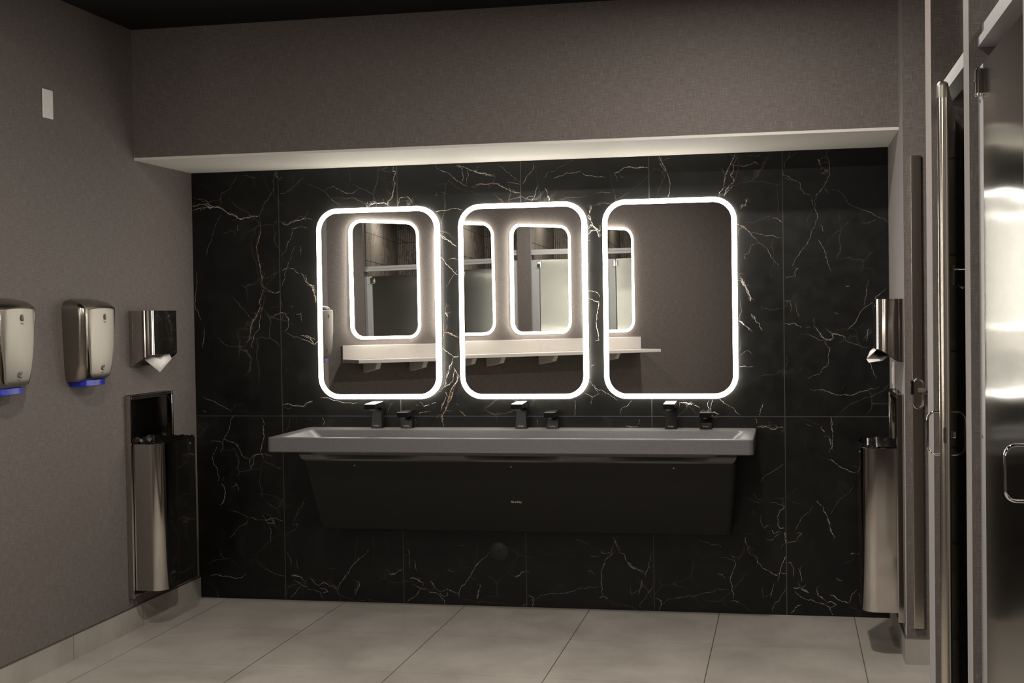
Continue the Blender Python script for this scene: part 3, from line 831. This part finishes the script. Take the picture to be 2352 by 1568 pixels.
# underside of the bowls showing below the rim
b = MB()
NX = 60; top = []; bot = []
def bowl(x):
    u = (x - (-2.206)) / 1.98 * 3; f = u - math.floor(u); return .5 - .5 * math.cos(2 * PI * f)
rows = []
xs = [-2.206 + 1.98 * i / NX for i in range(NX + 1)]
for (z, y, k, ins) in ((.800, -.40, .10, -.010), (.778, -.44, .05, -.004), (.758, -.452, .012, .006), (.748, -.44, .0, .02), (.748, -.05, 0, .02)):
    rows.append(loc([(-1.216 + (x + 1.216) * (1 - ins / 1.0), y + k * (bowl(x) - .5), z) for x in xs]))
b.loft(rows, closed=False, cap0=False, cap1=False)
b.build('bowl_underside', 'stone', sink)
# slanted access shroud
b = MB()
def sec(z, yf, x0, x1): return loc([(x, y, z) for x, y in plan(x0, x1, yf, -.0005, .028)])
b.loft([sec(.392, -.19, -2.165, -.30), sec(.395, -.205, -2.19, -.275), sec(.405, -.222, -2.206, -.258), sec(.7495, -.440, -2.206, -.226), sec(.752, -.434, -2.200, -.232)])
b.build('access_panel', 'charcoal_plastic', sink)
def on_panel(z): return -.222 - (z - .405) * (.218 / .3445)
for x in (-1.955, -1.222, -.495):
    z = .728; y = on_panel(z)
    b = MB(); b.tube(loc([(x, y + .004, z), (x, y - .003, z - .002)]), .0035, 10); b.build('fixing_screw', 'satin_steel', sink)
tilt = math.atan2(.218, .3445)
zl = .552
text_mesh('lettering', 'Bradley', .0165, sink, 'pale_lettering', tuple(loc([(-1.222, on_panel(zl) - .001, zl)])[0]), (PI / 2 + tilt * 1.0, 0, 0))
b = MB(); b.add(loc([(-2.085, -.449, .7985), (-1.86, -.458, .7985), (-1.845, -.462, .788), (-1.90, -.456, .791)]), [(0, 1, 2, 3)]); b.build('card_tag', 'tan_card', sink, solid=.001)

# ------------------------------------------------------------------ faucets and soap dispensers
def spout_unit(name, label, cat, h, reach, group):
    t = empty(name, label, cat, group=group)
    def sq(cx, cy, w, d, z): return [(cx - w / 2, cy - d / 2, z), (cx + w / 2, cy - d / 2, z), (cx + w / 2, cy + d / 2, z), (cx - w / 2, cy + d / 2, z)]
    b = MB(); b.loft([sq(0, 0, .058, .052, 0), sq(0, .002, .052, .046, h * .35), sq(0, .006, .043, .040, h - .02), sq(0, .006, .043, .040, h - .004)], smooth=False)
    b.build('body', 'matte_black_metal', t, bevel=.002)
    b = MB(); w = .026
    prof = [(.030, h + .002), (-reach, h - .004), (-reach, h - .028), (-.035, h - .026), (.028, h - .045)]
    b.loft([[(-w, y, z) for y, z in prof], [(w, y, z) for y, z in prof]], smooth=False)
    sp = b.build('spout', 'matte_black_metal', t, bevel=.0015)
    b = MB(); r = .016 if cat == 'faucet' else .010
    b.loft([[(r * math.cos(a), -reach + .026 + r * math.sin(a), z) for a in [2 * PI * k / 16 for k in range(16)]] for z in (h - .026, h - .034)])
    b.build('nozzle', 'satin_dark', t)
    text_mesh('lettering', 'Bradley', .0085, t, 'pale_lettering', (0, -.0264, .013), (PI / 2, 0, 0))
    return t
LAB = ('under the left mirror', 'under the middle mirror', 'under the right mirror')
f0 = spout_unit('faucet', 'tall matte black faucet on the grey sink ' + LAB[0], 'faucet', .128, .132, 'black faucets on the trough sink')
s0 = spout_unit('soap_dispenser', 'short matte black soap spout on the grey sink ' + LAB[0], 'soap dispenser', .086, .098, 'black soap spouts on the trough sink')
for i, (xf, xs_) in enumerate(((-1.960, -1.809), (-1.245, -1.095), (-.536, -.375))):
    o = f0 if i == 0 else dup(f0, 'tall matte black faucet on the grey sink ' + LAB[i]); o.location = (xf, -.045, ZT)
    o = s0 if i == 0 else dup(s0, 'short matte black soap spout on the grey sink ' + LAB[i]); o.location = (xs_, -.045, ZT)

# cleanout cover
cv = empty('cleanout_cover', 'round dark cover plate low on the marble wall below the sink', 'cover plate', (-1.375, 0, .268))
b = MB(); c = lambda r, y: [(r * math.cos(2 * PI * k / 40), y, r * math.sin(2 * PI * k / 40)) for k in range(40)]
b.loft([c(.047, 0), c(.047, -.002), c(.045, -.0035), c(.006, -.004)]); b.build('cover_disc', 'cover_black', cv)
b = MB(); b.loft([c(.006, -.0038), c(.0055, -.0055), c(.002, -.0052)]); b.build('screw', 'matte_black_metal', cv)

# ------------------------------------------------------------------ hand dryers (local x out of the wall, y along it, z up)
def dsec(d, w, z, r, n=7):
    """closed section against the wall: back corners square, front corners rounded and bowed"""
    p = [(0, -w / 2)]
    for k in range(n + 1):
        a = R(-90 + 90 * k / n); p.append((d - r + r * math.cos(a), -w / 2 + r + r * math.sin(a)))
    for k in range(1, 6):
        t = k / 6; y = -w / 2 + r + (w - 2 * r) * t; p.append((d + .010 * math.sin(PI * t), y))
    for k in range(n + 1):
        a = R(0 + 90 * k / n); p.append((d - r + r * math.cos(a), w / 2 - r + r * math.sin(a)))
    p.append((0, w / 2)); return [(x, y, z) for x, y in p]
def make_dryer(label):
    t = empty('hand_dryer', label, 'hand dryer', group='steel hand dryers on the left wall')
    b = MB()
    prof = [(-.172, .045, .215, .030), (-.168, .066, .232, .036), (-.150, .082, .252, .038), (-.10, .090, .262, .036), (.0, .098, .276, .034), (.09, .100, .284, .030), (.132, .098, .286, .026), (.142, .090, .284, .024), (.158, .070, .262, .022), (.168, .045, .215, .020), (.174, .020, .15, .010)]
    b.loft([dsec(d, w, z, r) for z, d, w, r in prof]); b.build('body', 'satin_dark', t)
    # front shield: wide on top, narrower below, lying on the bowed front
    def depth(z):
        for (z0, d0, *_), (z1, d1, *_) in zip(prof, prof[1:]):
            if z0 <= z <= z1: return d0 + (d1 - d0) * (z - z0) / (z1 - z0)
        return .09
    rows = []; N = 16
    for z, hw in ((.128, .122), (.123, .1285), (.10, .1265), (.05, .119), (0, .111), (-.05, .103), (-.10, .094), (-.135, .086), (-.148, .077), (-.154, .062), (-.157, .040)):
        row = []
        for k in range(N + 1):
            u = -1 + 2 * k / N; y = hw * u
            row.append((max(depth(z), .074) + .010 * math.cos(PI * .5 * min(1, abs(y) / .125)) + .0022 - .016 * max(0, abs(y) - .100) / .03, y, z + (.009 * (1 - u * u) if z > .12 else 0)))
        rows.append(row)
    b = MB(); b.loft(rows, closed=False, cap0=False, cap1=False); b.build('front_cover', 'satin_steel', t, solid=.004)
    # blue outlet below
    b = MB(); b.loft([dsec(d, w, z, .024) for z, d, w in ((-.166, .070, .190), (-.188, .070, .186), (-.191, .064, .176))]); b.build('air_outlet', 'blue_plastic', t)
    # printed marks
    def mark(name, polys, parent=t):
        b = MB()
        for pl in polys: b.add(pl, [tuple(range(len(pl)))])
        return b.build(name, 'grey_ink', parent, solid=.0005)
    X = .1165
    mark('drop_symbol', [[(X, .005 + .009 * math.sin(a) * (1 if math.cos(a) < .2 else .8), .098 + .013 * math.cos(a)) for a in [2 * PI * k / 14 for k in range(14)]], [(X, -.003, .079), (X, .013, .079), (X, .005, .073)]])
    X = .1050
    mark('hands_symbol', [[(X, -.010, -.108), (X, .004, -.104), (X, .014, -.103), (X, .014, -.112), (X, .002, -.117)], [(X - .001, -.011, -.112), (X - .001, .004, -.121), (X - .001, .014, -.127), (X - .001, .006, -.128), (X - .001, -.010, -.120)], [(X - .002, -.006, -.133), (X - .002, .008, -.133), (X - .002, .008, -.136), (X - .002, -.006, -.136)]])
    return t
d0 = make_dryer('brushed steel hand dryer between the cut-off dryer and the paper towel dispenser')
d0.location = (XL, -1.118, 1.327)
dup(d0, 'brushed steel hand dryer cut off by the left edge of the photo', (XL, -1.742, 1.327))

# ------------------------------------------------------------------ towel dispensers
def rsec(x0, x1, y0, y1, r, n=8):
    p = [(x0, y0)]
    for k in range(n + 1):
        a = R(-90 + 90 * k / n); p.append((x1 - r + r * math.cos(a), y0 + r + r * math.sin(a)))
    for k in range(n + 1):
        a = R(90 * k / n); p.append((x1 - r + r * math.cos(a), y1 - r + r * math.sin(a)))
    p.append((x0, y1)); return p
def make_dispenser(label):
    t = empty('paper_towel_dispenser', label, 'paper towel dispenser', group='steel paper towel dispensers')
    zb = lambda x: 1.199 + .050 * min(1, max(0, x - .018) / .075)
    b = MB(); b.loft([[(x, y, 1.197) for x, y in ((0, -.1505), (.0185, -.1505), (.0185, .1505), (0, .1505))], [(x, y, 1.450) for x, y in ((0, -.1505), (.0185, -.1505), (.0185, .1505), (0, .1505))]], smooth=False)
    b.build('back_plate', 'brushed_steel', t, bevel=.0015)
    s = rsec(.0190, .104, -.1510, .1510, .042)
    b = MB(); b.loft([[(x, y, zb(x)) for x, y in s], [(x, y, 1.4495) for x, y in s]], cap0=False)
    b.build('cover', 'brushed_steel', t)
    b = MB(); b.add([(.019 + (x - .019) * .97, y * .97, zb(x) + .006) for x, y in s], [tuple(range(len(s)))]); b.build('underside', 'dark_rubber', t)
    b = MB(); b.tube([(.103, .045, 1.425), (.1055, .045, 1.425)], .006, 12); b.build('lock', 'chrome', t)
    for k in (-1, 1):
        b = MB(); b.tube([(.0095, k * .1500, 1.209), (.0095, k * .1525, 1.209)], .004, 10); b.build('rivet', 'chrome', t)
    return t
p0 = make_dispenser('steel paper towel dispenser on the left wall above the waste bin')
p0.location = (XL, -.536, 0)
p1 = dup(p0, 'steel paper towel dispenser on the right wall above the waste bin', (XR, -.612, 0), (0, 0, PI))

def make_towel(label, loc_, rot, flip):
    s = -1 if flip else 1
    L = [(.052, -.105, 1.226), (.088, -.030, 1.166), (.080, .110, 1.224), (.048, -.075, 1.250), (.074, .085, 1.256), (.092, -.028, 1.222), (.060, .02, 1.245), (.075, .075, 1.246), (.066, .062, 1.233)]
    L = [(x, y * s, z) for x, y, z in L]
    b = MB(); b.add(L, [(0, 1, 5, 3), (1, 2, 4, 5), (3, 5, 6), (5, 4, 7, 6), (5, 7, 8)])
    o = b.build('paper_towel', 'paper', None, solid=.0012); o.location = loc_; o.rotation_euler = rot
    return tag(o, label, 'paper towel', 'paper towels hanging from the dispensers')
make_towel('white folded paper towel hanging from the left wall dispenser', (XL, -.536, 0), (0, 0, 0), False)
b = MB()
L = [(.100, -.115, 1.248), (.045, -.118, 1.224), (.136, .01, 1.205), (.130, .06, 1.193), (.075, .05, 1.200), (.040, -.02, 1.222), (.098, .04, 1.244), (.118, -.05, 1.236), (.085, -.03, 1.208)]
b.add(L, [(0, 7, 8, 1), (7, 2, 8), (2, 3, 4, 8), (8, 4, 5, 1), (0, 6, 2, 7)])
o = b.build('paper_towel', 'paper', None, solid=.0012); o.location = (XR, -.612, 0); o.rotation_euler = (0, 0, PI)
tag(o, 'white folded paper towel hanging from the right wall dispenser', 'paper towel', 'paper towels hanging from the dispensers')

# ------------------------------------------------------------------ waste receptacles (local x out of wall)
def make_bin(label):
    t = empty('waste_receptacle', label, 'waste bin', group='steel waste bins in the side walls')
    y0, y1 = -.2165, .2165; z0, z1 = .150, 1.066
    b = MB(); fw = .0140
    for bx in ((0, y0, z0, .028, y0 + fw, z1), (0, y1 - fw, z0, .028, y1, z1), (0, y0 + fw, z1 - fw, .028, y1 - fw, z1), (0, y0 + fw, z0, .012, y1 - fw, z0 + .05)): b.box(*bx)
    b.build('wall_flange', 'brushed_steel', t, bevel=.002)
    # lining of the recess
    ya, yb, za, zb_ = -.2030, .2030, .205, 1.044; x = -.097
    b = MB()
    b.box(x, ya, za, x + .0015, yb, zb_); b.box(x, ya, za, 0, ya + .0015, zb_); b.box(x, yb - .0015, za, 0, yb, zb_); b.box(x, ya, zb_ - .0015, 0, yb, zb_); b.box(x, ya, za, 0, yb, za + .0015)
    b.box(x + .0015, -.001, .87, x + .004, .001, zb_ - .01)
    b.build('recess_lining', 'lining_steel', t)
    s = rsec(-.08, .166, -.198, .198, .060, 10); si = rsec(-.078, .163, -.195, .195, .057, 10)
    b = MB(); b.loft([[(x, y, .185) for x, y in s], [(x, y, .848) for x, y in s], [(x, y, .8495) for x, y in si], [(x, y, .62) for x, y in si]], cap1=False)
    # the part inside the wall stays behind the flange
    b.v = [(max(x, -.08), y, z) for x, y, z in b.v]
    b.build('container', 'brushed_steel', t)
    b = MB(); b.tube([(.165, .10, .825), (.1675, .10, .825)], .004, 10); b.build('latch_rivet', 'satin_steel', t)
    return t
w0 = make_bin('steel waste bin in the left wall beside the sink'); w0.location = (XL, -.5275, 0)
dup(w0, 'steel waste bin in the right wall beside the sink', (XR, -.5275, 0), (0, 0, PI))
def make_liner(label, loc_, rot, seed):
    rn = random.Random(seed); nx, ny = 18, 26; vs = []; fs = []
    xa, xb, ya, yb = -.074, .1615, -.193, .193
    for i in range(nx + 1):
        for j in range(ny + 1):
            x = xa + (xb - xa) * i / nx; y = ya + (yb - ya) * j / ny
            dx = min(x - xa, xb - x); dy = min(y - ya, yb - y); e = min(dx, dy)
            # keep inside rounded corners
            r = .052
            if x > xb - r and abs(y) > yb - r:
                vx, vy = x - (xb - r), abs(y) - (yb - r); d = math.hypot(vx, vy)
                if d > r: x = xb - r + vx * r / d; y = math.copysign(yb - r + vy * r / d, y)
            z = .842 - min(e / .03, 1) * .028 + rn.uniform(-.012, .012) * (1 if e > .004 else .5)
            if e < .004: z = .847 + rn.uniform(0, .012)
            vs.append((x, y, z))
    for i in range(nx):
        for j in range(ny):
            a = i * (ny + 1) + j; fs.append((a, a + 1, a + ny + 2, a + ny + 1))
    b = MB(); b.add(vs, fs, 0, False); o = b.build('bin_liner', 'black_film', None); o.location = loc_; o.rotation_euler = rot
    return tag(o, label, 'bin liner', 'black liners in the waste bins')
make_liner('crumpled black plastic liner in the left wall waste bin', (XL, -.5275, 0), (0, 0, 0), 3)
make_liner('crumpled black plastic liner in the right wall waste bin', (XR, -.5275, 0), (0, 0, PI), 5)

# plates on the walls
b = MB(); b.box(0, -.0385, -.0585, .006, .0385, .0585)
o = b.build('blank_wall_plate', 'white_plastic', None, bevel=.003); o.location = (XL, -1.3355, 2.2895)
tag(o, 'blank white wall plate high on the left wall above the hand dryers', 'wall plate')
t = empty('outlet_plate', 'pale outlet plate on the right wall between towel dispenser and waste bin', 'outlet', (XR, -.275, 1.119))
b = MB(); b.box(0, -.036, -.058, -.006, .036, .058); b.build('cover_plate', 'white_plastic', t, bevel=.002)
b = MB(); b.box(-.006, -.017, -.034, -.010, .017, .034); b.build('socket_face', 'white_plastic', t, bevel=.001)
# ------------------------------------------------------------------ toilet stalls on the right
XP, XQ = .471, .512                     # front and back of the stall frames
ZD0, ZD1 = .145, 2.010
def jamb(label, y0, y1, mat='aluminium', xa=XP, xb=XQ):
    t = empty('stall_jamb', label, 'stall jamb', (xa, (y0 + y1) / 2, ZD0), group='upright jambs of the toilet stalls')
    b = MB(); h = (y1 - y0) / 2; b.box(0, -h, 0, xb - xa, h, ZD1 - ZD0); b.build('channel', mat, t, bevel=.002)
    for z in (.10, .95, 1.78):
        b = MB(); b.tube([(.001, 0, z), (-.0015, 0, z)], .0045, 10); b.build('screw', 'satin_dark', t)
    return t
def headrail(label, y0, y1):
    t = empty('headrail', label, 'headrail', (XP, (y0 + y1) / 2, 2.064), group='headrails of the toilet stalls')
    h = (y1 - y0) / 2
    prof = [(.0, 0), (.045, 0), (.045, .054), (.010, .054), (.010, .030), (.0, .022)]
    b = MB(); b.loft([[(x, -h, z) for x, z in prof], [(x, h, z) for x, z in prof]], smooth=False)
    b.build('rail', 'aluminium', t)
    return t
def d_handle(parent, y, z, side, name='pull_handle', s=1.0):
    """flat-band D pull standing off the panel face; side -1 = outward (-x)"""
    b = MB(); pts = []; h = .058 * s; d = .036 * s; r = .022 * s
    x = 0
    P = [(0, -h)]
    for k in range(7):
        a = R(-90 + 90 * k / 6); P.append((d - r + r * math.cos(a), -h + r + r * math.sin(a)))
    for k in range(7):
        a = R(90 * k / 6); P.append((d - r + r * math.cos(a), h - r + r * math.sin(a)))
    P.append((0, h))
    b.tube([(side * px, y, z + pz) for px, pz in P], (.010, .0035), 12, flat=(0, 1, 0))
    return b.build(name, 'chrome', parent)
def stall_door(label, hinge, length, ang=0, extra=False):
    """local: panel runs from the hinge toward -y, outer face at x = 0"""
    t = empty('stall_door', label, 'stall door', hinge, (0, 0, ang), group='steel doors of the toilet stalls')
    th = .025; H = ZD1 - ZD0
    b = MB()
    s = [(0, -.004), (0, -length + .012)]
    n = 8
    for k in range(1, n):
        a = PI * k / n; s.append((th / 2 - th / 2 * math.cos(a), -length + .012 - .012 * math.sin(a)))
    s += [(th, -length + .012), (th, -.004)]
    b.loft([[(x, y, 0) for x, y in s], [(x, y, H) for x, y in s]], smooth=False)
    pn = b.build('panel', ['door_steel'], t)
    # rounded edge strip on the free side
    b = MB(); e = []
    for k in range(13):
        a = PI * k / 12; e.append((th / 2 - (th / 2 + .0022) * math.cos(a), -length + .010 - .0145 * math.sin(a)))
    e += [(th + .0022, -length + .022), (-.0022, -length + .022)]
    mid = (th / 2, -length + .008)
    def sc_(k, z): return [(mid[0] + (x - mid[0]) * k, mid[1] + (y - mid[1]) * k, z) for x, y in e]
    b.loft([sc_(1, .002), sc_(1, H - .010), sc_(.93, H - .002), sc_(.72, H + .003)], smooth=False); b.build('edge_strip', 'edge_steel', t)
    b = MB(); b.loft([sc_(1.04, H - .038), sc_(1.04, H - .009), sc_(.95, H - .0005), sc_(.7, H + .004)]); b.build('edge_cap', 'satin_steel', t)
    yh = -length + .075; zh = 1.075 - ZD0
    d_handle(t, yh, zh, -1)
    # hinges
    for z in (1.788, .10):
        hg_name = 'hinge'
        b = MB(); b.loft([[(.006 + .0 - .012 + x, y + .0, z) for x, y in rrect(.026, .050, .008, 5)], [(-.006 + x, y, z + .062) for x, y in rrect(.026, .050, .008, 5)]], smooth=False)
        b.tube([(-.010, 0, z - .004), (-.010, 0, z + .066)], .008, 12); b.build(hg_name, 'chrome', t, bevel=.002)
    if extra:
        d_handle(t, yh, zh, 1).location = (th, 0, 0)
        b = MB(); b.box(th, yh - .012, zh - .012, th + .014, yh + .012, zh + .006); b.build('latch', 'chrome', t, bevel=.002)
        b = MB(); b.box(th / 2 - .004, -length - .0052, zh - .020, th / 2 + .004, -length + .004, zh + .022); b.build('latch_slot', 'dark_rubber', t)
        zk = 1.515 - ZD0; yk = -.30
        b = MB(); b.box(th, yk - .010, zk - .035, th + .004, yk + .010, zk + .022)
        b.tube([(th + .003, yk, zk + .010), (th + .075, yk, zk + .010)], .0035, 8)
        b.tube([(th + .004, yk, zk - .02), (th + .012, yk, zk - .038), (th + .026, yk, zk - .044), (th + .038, yk, zk - .038), (th + .044, yk, zk - .024)], .0032, 8)
        b.build('coat_hook', 'chrome', t)
    return t
# first stall: keeper side jamb on the return wall
t = jamb('narrow steel jamb on the wall beside the right waste bin', -.814, -.8001, 'edge_steel', .477, .516)
b = MB(); b.box(-.008, -.030, .927, .004, -.007, .983); b.build('keeper_block', 'matte_black_metal', t, bevel=.003)
b = MB(); h, w, r = .0575, .019, .0185; P = []
for (sx, sz, a0) in ((1, 1, 0), (-1, 1, 90), (-1, -1, 180), (1, -1, 270)):
    for k in range(7):
        a = R(a0 + 90 * k / 6); P.append((.022 + sx * (w - r) + r * math.cos(a), -.024, .930 + sz * (h - r) + r * math.sin(a)))
b.tube(P, (.0028, .013), 10, closed=True, flat=(1, 0, 0)) if False else b.tube(P, .0032, 10, closed=True)
b.build('keeper_loop', 'chrome', t)
b = MB(); b.box(.024, -.030, .936, .050, -.008, .950); b.build('latch_bolt', 'satin_steel', t, bevel=.001)

names = dict(B='the stall with the ajar door', C='the closed stall at the right edge of the photo')
def stall(upper, lower, who, door_label, rail_label, ang=0, hx=None, extra=False):
    y_top = upper; y_bot = lower
    jamb('hinge-side pale jamb of ' + who, y_top - .085, y_top - .0001)
    jamb('latch-side pale jamb of ' + who, y_bot + .0001, y_bot + .072)
    headrail(rail_label, y_bot + .001, y_top - .001)
    L = (y_top - .090) - (y_bot + .076)
    return stall_door(door_label, (hx if hx else XP, y_top - .088, ZD0), L, ang, extra)
stall(-1.867, -2.661, 'the stall whose door stands ajar', 'steel stall door standing ajar, seen edge-on with handles on both faces', 'pale headrail above the ajar stall door', -.148, .487, True)
stall(-2.766, -3.55, 'the closed stall at the right edge', 'closed shiny steel stall door at the right edge of the photo', 'pale headrail at the top right corner of the photo')
stall(-3.66, -4.36, 'the closed stall seen in the middle mirror', 'closed steel stall door reflected at the left of the middle mirror', 'pale headrail reflected at the left of the middle mirror')
stall(-4.50, -5.28, 'the stall reflected right of the pillar in the middle mirror', 'closed steel stall door reflected right of the pillar in the middle mirror', 'pale headrail reflected right of the pillar in the middle mirror')
stall(-5.395, -6.19, 'the stall reflected in the right mirror', 'closed steel stall door reflected at the left of the right mirror', 'pale headrail reflected at the left of the right mirror')

# ------------------------------------------------------------------ shelf on the slanted wall
sh = empty('wall_shelf', 'long white stone shelf with upstand reflected in the lit mirrors', 'shelf', wp(.90, 1.103, 0), (0, 0, -PHI))
# local: x along the wall, y out of the wall
s0_, s1_ = -.663 - .90, 2.464 - .90
b = MB(); b.box(s0_, 0, -.026, s1_, .290, 0); b.build('slab', 'quartz', sh, bevel=.002)
b = MB(); b.box(s0_, 0, 0.0005, s1_, .020, .108); b.build('upstand', 'quartz', sh, bevel=.002)
for s in (-.46, -.05, .47, .75, 1.28, 2.03):
    x = s - .90
    b = MB(); pr = [(.0, -.026), (.235, -.026), (.205, -.075), (.0, -.105)]
    b.loft([[(x - .02, y, z) for y, z in pr], [(x + .02, y, z) for y, z in pr]], smooth=False); b.build('bracket', 'white_paint', sh, bevel=.001)

# ------------------------------------------------------------------ light
def downlight(x, y, power, size=.16, col=(1, .93, .84)):
    l = bpy.data.lights.new('ceiling_downlight', 'AREA'); l.shape = 'DISK'; l.size = size; l.energy = power; l.color = col
    o = bpy.data.objects.new('ceiling_downlight', l); COL.objects.link(o); o.location = (x, y, ZC - .01); return o
for x, y, pw in DOWN: downlight(x, y, pw)
w = bpy.data.worlds.new('dark'); sc.world = w; w.use_nodes = True
w.node_tree.nodes['Background'].inputs[0].default_value = (.006, .006, .006, 1)

# ------------------------------------------------------------------ camera
cam = bpy.data.cameras.new('camera'); co = bpy.data.objects.new('camera', cam); COL.objects.link(co); sc.camera = co
cam.sensor_fit = 'HORIZONTAL'; cam.sensor_width = 36; cam.lens = 3083.06 / 2352 * 36; cam.clip_start = .05
yaw, pitch, roll = .20295, -.02274, -.01497
F = Vector((-math.sin(yaw) * math.cos(pitch), math.cos(yaw) * math.cos(pitch), math.sin(pitch)))
Rt = Vector((math.cos(yaw), math.sin(yaw), 0)); U = Rt.cross(F)
R2 = Rt * math.cos(roll) + U * math.sin(roll); U2 = -Rt * math.sin(roll) + U * math.cos(roll)
co.matrix_world = Matrix(((R2.x, U2.x, -F.x, 0), (R2.y, U2.y, -F.y, -6.3025), (R2.z, U2.z, -F.z, 1.424), (0, 0, 0, 1)))

vs = sc.view_settings
vs.view_transform = 'Standard'; vs.look = 'None'; vs.gamma = 1; vs.use_curve_mapping = False; vs.exposure = EXPO
sc.display_settings.display_device = 'sRGB'
sc.cycles.max_bounces = 10; sc.cycles.glossy_bounces = 8; sc.cycles.diffuse_bounces = 4
sc.cycles.use_denoising = True; sc.cycles.caustics_reflective = True
